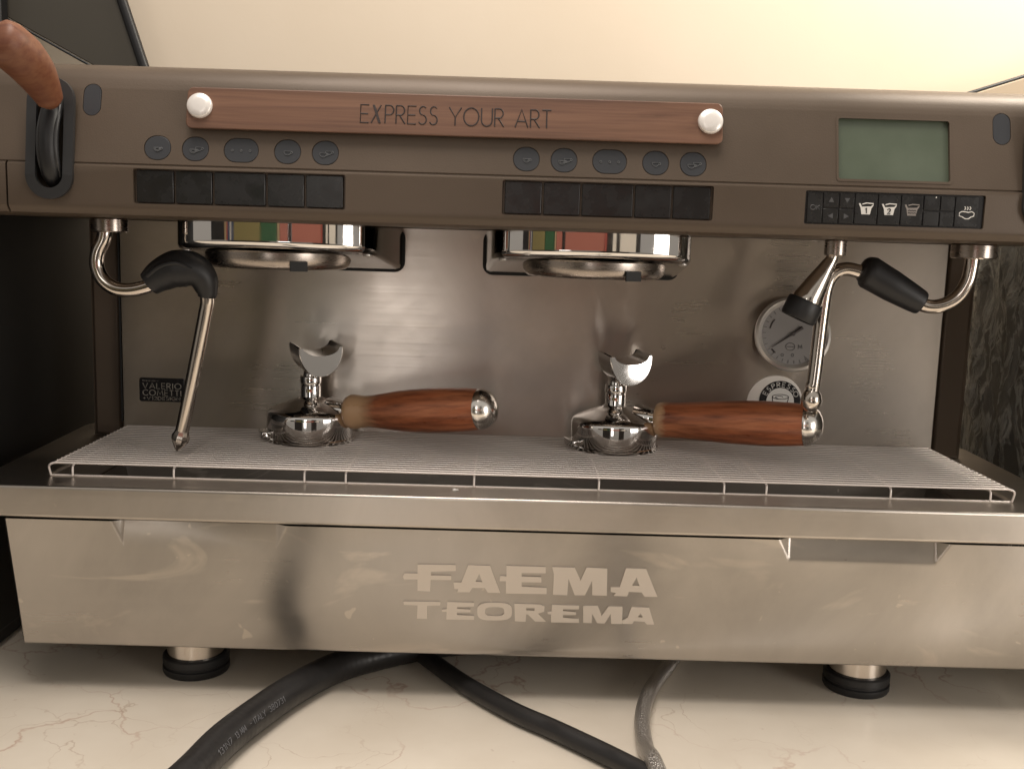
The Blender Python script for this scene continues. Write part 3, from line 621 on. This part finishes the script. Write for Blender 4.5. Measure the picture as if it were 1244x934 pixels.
# flanges
n0 = len(fp.v)
bk = [(-0.3960, 0.012, zt_), (0.3972, 0.012, zt_), (0.3998, 0.014, zb_), (-0.3950, 0.014, zb_)]
fp.v += bk; fp.f += [(0, 7, n0 + 3, n0), (5, n0 + 1, n0 + 2, 6), (7, 6, n0 + 2, n0 + 3)]
o = fp.build('front_panel', 'brushed_steel', mach)
bv = o.modifiers.new('bevel', 'BEVEL'); bv.width = 0.0016; bv.segments = 3; bv.limit_method = 'ANGLE'; bv.angle_limit = R(20)
o.data.shade_smooth(); o.data.set_sharp_from_angle(angle=R(50))
panel = o
LETTERS = [
 ([(-86.3, -67.1), (-57.2, -66.7), (-57.1, -71.7), (-76.0, -72.8), (-76.0, -75.9), (-60.5, -75.8), (-60.5, -79.5), (-76.2, -79.8), (-76.5, -89.8), (-86.3, -89.5), (-86.3, -79.7), (-96.7, -80.0), (-97.5, -77.7), (-96.2, -74.8), (-86.3, -74.7)], None),
 ([(-47.7, -66.5), (-31.0, -66.6), (-22.7, -89.4), (-32.2, -89.4), (-34.6, -85.6), (-44.1, -85.7), (-46.3, -89.5), (-56.0, -89.8), (-55.0, -87.0), (-58.0, -87.1), (-58.7, -81.5), (-52.7, -81.3)], [(-39.2, -73.5), (-41.9, -80.3), (-36.7, -80.5)]),
 ([(-18.6, -66.2), (11.4, -66.3), (11.6, -71.5), (-6.8, -71.9), (-6.7, -74.8), (8.4, -74.9), (8.6, -79.5), (-6.5, -79.7), (-6.4, -83.4), (12.8, -84.0), (13.0, -89.3), (-18.3, -89.8), (-18.6, -79.2), (-23.4, -79.3), (-23.0, -75.0), (-18.3, -75.1)], None),
 ([(16.3, -66.1), (33.5, -66.1), (38.6, -76.9), (42.5, -65.8), (58.4, -66.3), (59.4, -89.3), (48.1, -89.2), (47.4, -76.7), (42.5, -89.4), (34.7, -89.6), (29.2, -75.8), (28.9, -89.8), (17.9, -89.6), (17.9, -72.3)], None),
 ([(72.6, -65.6), (88.0, -65.6), (98.5, -89.1), (88.5, -89.2), (86.1, -85.6), (76.1, -85.4), (75.1, -89.4), (64.6, -89.2), (66.2, -86.7), (62.2, -85.9), (62.0, -82.0), (68.9, -81.8)], [(81.2, -72.7), (78.3, -80.0), (83.9, -80.1)]),
 ([(-97.2, -99.0), (-68.5, -98.6), (-68.9, -101.6), (-78.9, -102.2), (-78.9, -113.7), (-86.8, -113.6), (-86.3, -102.1), (-96.8, -101.9)], None),
 ([(-63.3, -98.5), (-42.4, -98.5), (-42.8, -101.7), (-55.9, -102.4), (-55.8, -104.1), (-45.4, -104.5), (-45.3, -106.7), (-55.8, -107.3), (-55.8, -109.5), (-42.4, -109.9), (-42.3, -113.3), (-64.0, -113.7), (-63.8, -107.0), (-67.1, -106.9), (-67.3, -105.1), (-63.7, -104.6)], None),
 ([(-13.1, -105.3), (-13.2, -108.3), (-13.8, -109.9), (-14.8, -111.0), (-16.3, -112.0), (-18.3, -112.6), (-21.1, -113.1), (-26.4, -113.4), (-31.7, -113.4), (-34.5, -113.1), (-36.5, -112.6), (-38.1, -111.8), (-39.2, -110.6), (-39.8, -109.1), (-40.1, -106.1), (-40.0, -103.1), (-39.3, -101.5), (-38.3, -100.3), (-36.8, -99.4), (-34.8, -98.7), (-32.1, -98.3), (-26.8, -98.0), (-21.5, -98.0), (-18.7, -98.3), (-16.7, -98.8), (-15.1, -99.6), (-14.0, -100.7), (-13.4, -102.2)], [(-19.2, -105.4), (-19.2, -107.0), (-19.6, -107.8), (-20.1, -108.4), (-21.0, -108.9), (-22.1, -109.2), (-23.6, -109.5), (-26.5, -109.6), (-29.4, -109.6), (-30.9, -109.5), (-32.0, -109.2), (-32.9, -108.8), (-33.5, -108.2), (-33.8, -107.4), (-34.0, -105.9), (-33.9, -104.3), (-33.6, -103.5), (-33.0, -102.9), (-32.2, -102.5), (-31.1, -102.1), (-29.6, -101.9), (-26.7, -101.7), (-23.8, -101.7), (-22.3, -101.9), (-21.1, -102.1), (-20.3, -102.5), (-19.7, -103.1), (-19.3, -103.9)]),
 ([(-11.5, -98.3), (8.5, -98.5), (11.9, -100.1), (11.8, -104.5), (7.1, -106.4), (13.5, -113.3), (5.1, -113.4), (-0.8, -107.3), (-2.1, -107.4), (-2.3, -113.8), (-10.6, -113.6)], [(-2.3, -101.5), (4.3, -101.6), (4.3, -103.9), (-2.2, -103.9)]),
 ([(17.7, -98.4), (38.6, -98.6), (38.5, -101.7), (26.2, -101.9), (26.2, -103.6), (36.3, -104.4), (36.4, -106.7), (26.4, -107.0), (26.5, -109.5), (39.0, -110.1), (39.2, -113.5), (17.5, -113.7), (17.2, -106.8), (14.6, -106.6), (14.5, -104.4), (17.5, -104.3)], None),
 ([(41.7, -98.5), (53.0, -98.3), (56.6, -107.1), (61.3, -98.6), (72.2, -98.5), (72.8, -113.5), (64.4, -113.6), (63.4, -104.9), (59.2, -113.4), (53.4, -113.3), (49.0, -105.3), (49.1, -113.4), (42.5, -113.4)], None),
 ([(79.2, -98.5), (92.7, -98.6), (97.8, -113.2), (92.1, -113.4), (90.1, -111.0), (81.8, -110.7), (80.6, -113.3), (73.2, -113.3), (72.6, -110.5), (76.8, -107.9)], [(86.5, -103.7), (84.6, -107.2), (88.5, -107.3)]),
]

for outer, hole in LETTERS:
    lp = [[(a / 1000, b / 1000) for a, b in outer]] + ([[(a / 1000, b / 1000) for a, b in hole]] if hole else [])
    q = filled('raised_letter', lp, lambda u, v_, n: Vector((u, -0.027 + 0.2 * (-0.037 - v_) - n, v_)), 0.0011, 'letter_steel', panel)
    bv = q.modifiers.new('bevel', 'BEVEL'); bv.width = 0.0004; bv.segments = 2; bv.limit_method = 'ANGLE'; bv.angle_limit = R(60)
# feet
for x in (-0.2760, 0.2800):
    ft = MB().lathe([(0, 0), (0.0235, 0), (0.0235, 0.034), (0, 0.034)], (x, 0.046, -0.172), (0, 0, 1), 44).build('foot', 'tube_steel', mach, smooth=40)
    MB().lathe([(0, 0), (0.0262, 0), (0.0272, 0.002), (0.0272, 0.0060), (0.0258, 0.0068), (0.0258, 0.0080), (0.0270, 0.009), (0.0270, 0.0145), (0.0255, 0.016), (0, 0.016)], (x, 0.046, -0.185), (0, 0, 1), 44).build('rubber_pad', 'rubber', ft, smooth=35)

# ============================================================ CUP GRID (lifts out of the tray)
rack = thing('drip_grid', (0, 0.08, -0.012), 'long rack of thin parallel steel wires laid over the drip tray', 'drip grid')
wire0 = None
N = 21
for i in range(N):
    y = 0.0 + 0.1555 * i / (N - 1)
    if i == 0: continue
    if wire0 is None:
        wire0 = MB().tube([(-0.3705, 0, 0), (0.3705, 0, 0)], 0.00078, 8).build('wire', 'wire_steel', rack, smooth=60); wire0.location = (0, y, -0.00078)
    else:
        o = wire0.copy(); COL.objects.link(o); o.parent = rack; o.matrix_parent_inverse = wire0.matrix_parent_inverse.copy(); o.location = (0, y, -0.00078)
rim_l = spline([(-0.3735, 0.003, -0.0115), (-0.3742, 0.0015, -0.0050), (-0.3725, 0, -0.0022), (-0.3695, 0, -0.0010), (-0.3660, 0, -0.0008)], 5)
rim_r = spline([(0.3670, 0, -0.0008), (0.3705, 0, -0.0010), (0.3740, 0, -0.0022), (0.3757, 0.0015, -0.0050), (0.3750, 0.003, -0.0115)], 5)
MB().tube(rim_l + rim_r, 0.0009, 10).build('front_wire', 'wire_steel', rack, smooth=60)
MB().tube([(-0.3735, 0.004, -0.0116), (0.374, 0.004, -0.0118)], 0.0009, 8).build('lower_wire', 'wire_steel', rack, smooth=60)
for x in (-0.3560, -0.2780, -0.1770, -0.1450, -0.0455, 0.0515, 0.1490, 0.1820, 0.2790, 0.3570):
    MB().tube([(x, 0.156, -0.0026)] + spline([(x, 0.0080, -0.0026), (x, 0.0045, -0.0027), (x, 0.0018, -0.0038), (x, 0.0012, -0.0065), (x, 0.0012, -0.0112)], 4), 0.0009, 8).build('cross_bar', 'wire_steel', rack, smooth=60)
for x in (-0.3705, 0.3720):
    MB().tube([(x, 0.0, -0.0014), (x, 0.156, -0.0014)], 0.0008, 8).build('end_bar', 'wire_steel', rack, smooth=60)

# ============================================================ PORTAFILTERS (upside down on the grid)
def portafilter(cx, cy, tilt, yaw, hz_, axx, wood, label, pale):
    root = thing('portafilter', (cx, cy, 0.0002), label, 'portafilter', 'upturned portafilters on the drip grid')
    root.rotation_euler = (0, 0, 0)
    def B(mb, name, m_, parent, **k):           # built about the thing's own origin
        o = mb.build(name, m_, None, **k); o.parent = parent
        return o
    prof = [(0, 0), (0.0384, 0), (0.0390, 0.0006), (0.0390, 0.0026), (0.0384, 0.0032), (0.0380, 0.0033), (0.0380, 0.0075), (0.0382, 0.0205), (0.0380, 0.0225), (0.0374, 0.0242), (0.0364, 0.0256), (0.0350, 0.0267), (0.0325, 0.0280), (0.0265, 0.0308), (0.0185, 0.0340), (0.0115, 0.0360), (0.0098, 0.0378), (0, 0.0380)]
    body = B(MB().lathe(prof, seg=72), 'filter_body', 'chrome', root, smooth=34)
    for a in (200, 62):
        t = R(a); loop = []
        for q in range(-14, 15, 4): loop.append((0.0452 * math.cos(t + R(q)), 0.0452 * math.sin(t + R(q))))
        for q in range(14, -15, -4): loop.append((0.0375 * math.cos(t + R(q)), 0.0375 * math.sin(t + R(q))))
        B(MB().prism(loop, lambda u, v_: (u, v_, 0.0030), lambda u, v_: (u, v_, 0.0088)), 'locking_lug', 'chrome', root, bevel=0.0012, bseg=3)
    # neck to the handle
    d = Vector((math.cos(yaw) * math.cos(tilt), -math.sin(yaw) * math.cos(tilt), math.sin(tilt)))
    hp = Vector((0.0352, -0.0112, hz_))
    nk = spline([hp - d * 0.018, hp - d * 0.010, hp - d * 0.004, hp + d * 0.002], 6)
    B(MB().tube(nk, lerp_list([0.0135, 0.0112, 0.0094, 0.0088], 6), 28), 'neck', 'chrome', root, smooth=60)
    # stem
    st = B(MB().lathe([(0, 0.034), (0.0092, 0.034), (0.0092, 0.0372), (0.0090, 0.0375), (0.0090, 0.0475), (0.0086, 0.0480), (0.0084, 0.0486), (0.0093, 0.0490), (0.0095, 0.0500), (0.0095, 0.0548), (0.0091, 0.0556), (0.0070, 0.0560), (0.0060, 0.0620), (0, 0.0625)], seg=40), 'spout_stem', 'chrome', root, smooth=35)
    # crescent spout
    ax = Vector((axx - 0.14, math.sqrt(1 - axx * axx), 0.13)).normalized(); ux = Vector((math.sqrt(1 - axx * axx), -axx, 0)); c0 = Vector((0.0112, -0.0135, 0.0))
    outer = []; W_ = 0.0194
    for k in range(25):
        t = R(180 + 180 * k / 24); outer.append((W_ * math.cos(t), 0.0800 + 0.0238 * math.sin(t)))
    outer = [(-W_, 0.0815)] + outer + [(W_, 0.0828)]
    inner = [(W_ - 0.0010, 0.0835), (W_ - 0.0022, 0.0832)] + [(0.0165 * math.cos(R(-8 - 164 * k / 20)), 0.0826 - 0.0078 * math.sin(R(8 + 164 * k / 20))) for k in range(21)] + [(-W_ + 0.0022, 0.0820), (-W_ + 0.0010, 0.0822)]
    loop = outer + inner
    rings = []
    for dep, sc in ((0.0, 0.955), (0.0003, 0.978), (0.0010, 1.0), (0.0240, 1.0), (0.0247, 0.978), (0.0250, 0.955)):
        rings.append([c0 + ux * (u * sc) + ax * dep + Vector((0, 0, 0.0735 + (v_ - 0.0735) * sc)) for u, v_ in loop])
    sp_ = B(MB().rings(rings), 'pouring_spout', 'chrome', root, smooth=28)
    B(MB().tube(spline([(0, 0, 0.055), (0.001, 0.0, 0.060), (0.0035, -0.002, 0.066)], 5), [0.0062 + 0.0003 * k for k in range(11)], 20), 'spout_neck', 'chrome', sp_, smooth=60)
    # handle along +X
    H = 0.1350; q_ = 1.10
    pr = [(0, 0.0), (0.0112, 0.0), (0.0130, 0.0008), (0.0139, 0.0028), (0.0141, 0.0055), (0.0136, 0.0100), (0.0127, 0.0160), (0.0129, 0.0215), (0.0141, 0.0310), (0.0158, 0.0440), (0.0170, 0.0580), (0.0176, 0.0720), (0.0175, 0.0880), (0.0167, 0.1050), (0.0157, 0.1145)]
    if not pale: pr = [(0, 0.0), (0.0105, 0.0), (0.0128, 0.0009), (0.0141, 0.0030), (0.0145, 0.0060), (0.0144, 0.0120), (0.0146, 0.0200), (0.0153, 0.0320), (0.0162, 0.0450), (0.0170, 0.0580), (0.0175, 0.0720), (0.0176, 0.0880), (0.0169, 0.1050), (0.0161, 0.1145)]
    pr = [(a * 1.07, b * q_) for a, b in pr]; pr[-1] = (pr[-1][0], H - 0.0085)
    hd = B(MB().lathe(pr + [(0, H - 0.0085)], (0, 0, 0), (1, 0, 0), 56), 'wooden_handle', wood, root, smooth=45)
    hd.location = hp; hd.rotation_euler = (0, -tilt, -yaw)
    r0 = pr[-1][0]
    cp = B(MB().lathe([(0, 0), (r0 + 0.0002, 0), (r0 + 0.0003, 0.0012), (r0 * 0.97, 0.0040), (r0 * 0.86, 0.0080), (r0 * 0.66, 0.0114), (r0 * 0.38, 0.0136), (r0 * 0.12, 0.0144), (0, 0.0145)], (H - 0.0084, 0, 0), (1, 0, 0), 48), 'end_cap', 'satin_cap', root, smooth=60)
    cp.location = hp; cp.rotation_euler = (0, -tilt, -yaw)
    return root
mat('satin_cap', (0.92, 0.88, 0.83), 0.20, 1.0)
portafilter(-0.1940, 0.1180, R(6.4), R(23.5), 0.0265, -0.41, 'handle_wood_pale', 'upturned chrome portafilter whose wooden handle has a broad pale worn collar', True)
portafilter(0.0745, 0.1190, R(3.6), R(24.5), 0.0275, -0.26, 'handle_wood_red', 'upturned chrome portafilter with redder wooden handle reaching over the round espresso badge', False)

# crumb
c = thing('crumb', (-0.0600, -0.0105, -0.0118), 'tiny pale crumb lying on the steel tray lip near the middle', 'crumb')
mb = MB(); mb.lathe([(0, 0), (0.0016, 0.0002), (0.0018, 0.001), (0.0009, 0.0019), (0, 0.002)], (0, 0, 0), (0, 0, 1), 7)
o = mb.build('flake', 'icon_white', None); o.parent = c
mb = MB(); mb.lathe([(0, 0), (0.0010, 0.0002), (0.0012, 0.001), (0, 0.0014)], (0.0019, 0.0006, 0), (0.2, 0, 1), 6)
o = mb.build('flake', 'icon_white', None); o.parent = c

# ============================================================ HOSES
def ground_path(pts, z, n=14): return [Vector((x, y, z)) for x, y in pts], n
h1 = [(-0.2330, -0.2300), (-0.2290, -0.1800), (-0.2210, -0.1405), (-0.2143, -0.1044), (-0.2031, -0.0691), (-0.1828, -0.0196), (-0.1568, 0.0238), (-0.1272, 0.0509), (-0.085, 0.078), (-0.03, 0.10), (0.03, 0.14), (0.06, 0.22), (0.06, 0.36)]
pth = spline([(x, y, -0.1722) for x, y in h1], 40)
rr = [0.0124 + 0.00004 * math.sin(i * 1.05) for i in range(len(pth))]
hz = tag(MB().tube(pth, rr, 24).build('ribbed_hose', 'hose_rubber', None, smooth=70), 'thick black ribbed rubber hose with grey printing, curving forward from under the machine', 'hose')
# print along the hose, on its front upper side
i0 = min(range(len(pth)), key=lambda i: (pth[i] - Vector((-0.2215, -0.140, -0.1722))).length)
L_ = [0.0]; seg_p = pth[i0:]
for a, b in zip(seg_p, seg_p[1:]): L_.append(L_[-1] + (b - a).length)
def on_hose(u, v_):
    k = 0
    while k < len(L_) - 2 and L_[k + 1] < u: k += 1
    t = (u - L_[k]) / max(1e-9, L_[k + 1] - L_[k]); p = seg_p[k].lerp(seg_p[k + 1], t); d = (seg_p[k + 1] - seg_p[k]).normalized()
    side = d.cross(Vector((0, 0, 1))); ang = R(18) + v_ / 0.0125
    return p + (side * math.cos(ang) + Vector((0, 0, 1)) * math.sin(ang)) * 0.01262
mb = MB(); u0 = 0.012
for txt, wd, gapn in (('131N7', 0.020, 0.006), ('13 MM', 0.014, 0.006), ('- ITALY', 0.020, 0.005), ('380731', 0.020, 0.0)):
    for pl in text_strokes(txt, 0.0042, gap=0.25, total=wd):
        q = []
        for (a, b), (a2, b2) in zip(pl, pl[1:]): q += [(a + (a2 - a) * s_ / 3, b + (b2 - b) * s_ / 3) for s_ in range(3)]
        q.append(pl[-1]); mb.tube([on_hose(u0 + a, b) for a, b in q], 0.00022, 5)
    u0 += wd + gapn
mb.build('hose_print', 'print_grey', hz, smooth=60)
h2 = [(-0.135, 0.16), (-0.115, 0.11), (-0.0843, 0.0638), (-0.0489, 0.0116), (-0.0098, -0.0344), (0.0216, -0.0632), (0.0639, -0.1057), (0.0850, -0.1320), (0.11, -0.18), (0.13, -0.26)]
tag(MB().tube(spline([(x, y, -0.1776) for x, y in h2], 14), 0.0074, 20).build('rubber_hose', 'hose_rubber', None, smooth=70), 'thin smooth black hose running right and forward to the braided hose', 'hose')
h3 = [(0.16, 0.20), (0.148, 0.12), (0.1266, 0.0667), (0.101, 0.0096), (0.0880, -0.0401), (0.0845, -0.0862), (0.0850, -0.1180), (0.088, -0.16), (0.095, -0.23)]
bz = [(x, y, -0.1770 + (0.0075 if y < -0.09 else 0.0)) for x, y in h3]
pth = spline(bz, 30)
br = tag(MB().tube(pth, 0.0062, 20).build('braided_hose', 'braid_core', None, smooth=70) if False else MB().tube(pth, 0.0060, 20).build('braided_hose', 'braid', None, smooth=70), 'silver braided steel hose curving forward below the letters, right of the black hoses', 'hose')

# ============================================================ NEIGHBOURS
bx = thing('black_appliance', (-0.60, 0.15, -0.185), 'black appliance standing in the dark left of the machine with its grey lid raised behind', 'appliance')
MB().box(-0.85, -0.4550, -0.060, 0.36, -0.170, 0.1930).build('cabinet', 'box_black', bx, bevel=0.001)
MB().box(-0.84, -0.460, -0.050, 0.35, -0.185, -0.169).build('base', 'box_black', bx, bevel=0.002)
MB().box(-0.62, -0.56, 0.34, 0.357, 0.14, 0.46).build('lid_hinge', 'box_black', bx, bevel=0.002)
lidp = [(-0.417, 0.3420), (-0.447, 0.435), (-0.470, 0.56), (-0.80, 0.60), (-0.80, 0.520), (-0.4760, 0.3515), (-0.4450, 0.3360), (-0.4200, 0.3300)]
ld = MB().prism(lidp, lambda u, v_: (u, 0.372, v_), lambda u, v_: (u, 0.360, v_)).build('raised_lid', 'lid_grey', bx, bevel=0.001)
MB().tube([(-0.4140, 0.361, 0.322), (-0.4175, 0.361, 0.345), (-0.4475, 0.361, 0.437), (-0.4700, 0.361, 0.56)], 0.0055, 10).build('lid_edge', 'edge_black', ld, smooth=60)
MB().tube([(-0.80, 0.361, 0.518), (-0.4770, 0.361, 0.3500), (-0.4450, 0.361, 0.3345), (-0.4180, 0.361, 0.3225)], 0.0014, 8).build('lid_edge', 'edge_black', ld, smooth=60)

wx = thing('wrapped_cabinet', (0.64, 0.15, -0.185), 'dark cabinet wrapped in crinkled clear plastic film, right of the machine', 'cabinet')
MB().box(0.478, 0.82, -0.020, 0.352, -0.185, 0.1925).build('cabinet', 'cabinet_dark', wx, bevel=0.001)
def film(seed):
    rnd = random.Random(seed); mb = MB(); ny, nz = 60, 70; vs = []
    folds = [(rnd.uniform(-0.03, 0.36), rnd.uniform(-0.6, 0.6), rnd.uniform(0.004, 0.012), rnd.uniform(0.002, 0.007)) for _ in range(26)]
    for j in range(nz + 1):
        for i in range(ny + 1):
            y = -0.022 + 0.376 * i / ny; z = -0.18 + 0.371 * j / nz
            h = 0.0
            for y0, sl, wd, am in folds:
                dd = (y - y0 - sl * (z - 0.0) * 0.6 - 0.01 * math.sin(z * 40 + y0 * 90)) / wd; h += am * math.exp(-dd * dd)
            vs.append((0.4755 - min(h, 0.013) - 0.0015 * rnd.random(), y, z))
    fs = [(j * (ny + 1) + i, j * (ny + 1) + i + 1, (j + 1) * (ny + 1) + i + 1, (j + 1) * (ny + 1) + i) for j in range(nz) for i in range(ny)]
    return mb.add(vs, fs)
fm = film(5).build('plastic_film', 'film', wx, smooth=180)

tb = thing('tan_board', (0.62, 0.42, -0.185), 'tan board with thin dark top edge behind the right end of the machine', 'board')
MB().prism([(0.440, -0.185), (0.440, 0.3395), (0.4650, 0.3470), (0.80, 0.4600), (0.80, -0.185)], lambda u, v_: (u, 0.412, v_), lambda u, v_: (u, 0.400, v_)).build('panel', 'tan_board', tb, bevel=0.001)
MB().tube([(0.440, 0.404, 0.3412), (0.4650, 0.404, 0.3487), (0.80, 0.404, 0.4618)], 0.0022, 8).build('edge_strip', 'edge_black', tb, smooth=60)

# ============================================================ shelf of packets, out of view, added for the chrome to mirror
colour('pack_olive', (0.22, 0.19, 0.08)); colour('pack_green', (0.03, 0.10, 0.045)); colour('pack_red', (0.38, 0.09, 0.07)); colour('pack_white', (0.75, 0.72, 0.66))
colour('pack_pink', (0.36, 0.13, 0.10)); colour('pack_blue', (0.05, 0.07, 0.14)); colour('pack_dark', (0.02, 0.018, 0.018)); colour('pack_tan', (0.40, 0.30, 0.18)); colour('cupboard_dark', (0.035, 0.028, 0.024), 0.5); colour('shelf_wood', (0.20, 0.15, 0.10))
shf = thing('shelf', (0, -1.45, 0.04), 'long wooden shelf added out of view opposite the machine, only for the chrome to mirror', 'shelf')
MB().box(-1.60, 1.05, -1.50, -1.30, 0.040, 0.055).build('board', 'shelf_wood', shf)
x = -1.55
packs = [('dark', 0.42, 0.24, 'wide black'), ('tan', 0.05, 0.2, 'tan'), ('red', 0.03, 0.20, 'slim red'), ('blue', 0.05, 0.2, 'dark blue'), ('white', 0.025, 0.2, 'thin white'), ('blue', 0.04, 0.18, 'low dark blue'), ('olive', 0.36, 0.24, 'wide olive'), ('green', 0.20, 0.24, 'wide green'), ('tan', 0.03, 0.2, 'narrow tan'), ('pink', 0.10, 0.2, 'small pink'), ('dark', 0.035, 0.2, 'very thin black'), ('pink', 0.46, 0.24, 'widest pink'), ('red', 0.03, 0.22, 'thin red'), ('dark', 0.07, 0.2, 'black'), ('white', 0.05, 0.2, 'narrow white'), ('dark', 0.04, 0.2, 'narrow black'), ('white', 0.24, 0.24, 'wide white'), ('dark', 0.10, 0.2, 'last black')]
for k_, (cname, wd, ht, how) in enumerate(packs):
    t = MB().box(x, x + wd - 0.006, -1.47 + 0.02 * random.random(), -1.32, 0.055, 0.055 + ht).build('packet', 'pack_' + cname, None, bevel=0.004)
    nx = packs[k_ + 1][3] if k_ + 1 < len(packs) else None
    tag(t, '%s packet added for the chrome to mirror%s' % (how, ', next to a %s one' % nx if nx else ', last in the row'), 'packet', 'packets added for reflections'); x += wd

for x0, x1, how in ((-1.75, -0.78, 'the wide one left of the strip light'), (0.38, 0.98, 'the narrower one right of the strip light')):  # unseen cupboards added to give the back plate dark streaks
    cb = thing('cupboard', ((x0 + x1) / 2, -2.6, -1.0), 'tall dark cupboard added out of view, %s, to darken reflections' % how, 'cupboard', 'cupboards added for reflections')
    MB().box(x0, x1, -2.85, -2.42, -1.0, 1.25).build('carcass', 'cupboard_dark', cb, bevel=0.004)
    MB().box((x0 + x1) / 2 - 0.004, (x0 + x1) / 2 + 0.004, -2.421, -2.416, -0.95, 1.2).build('door_gap', 'recess_black', cb)
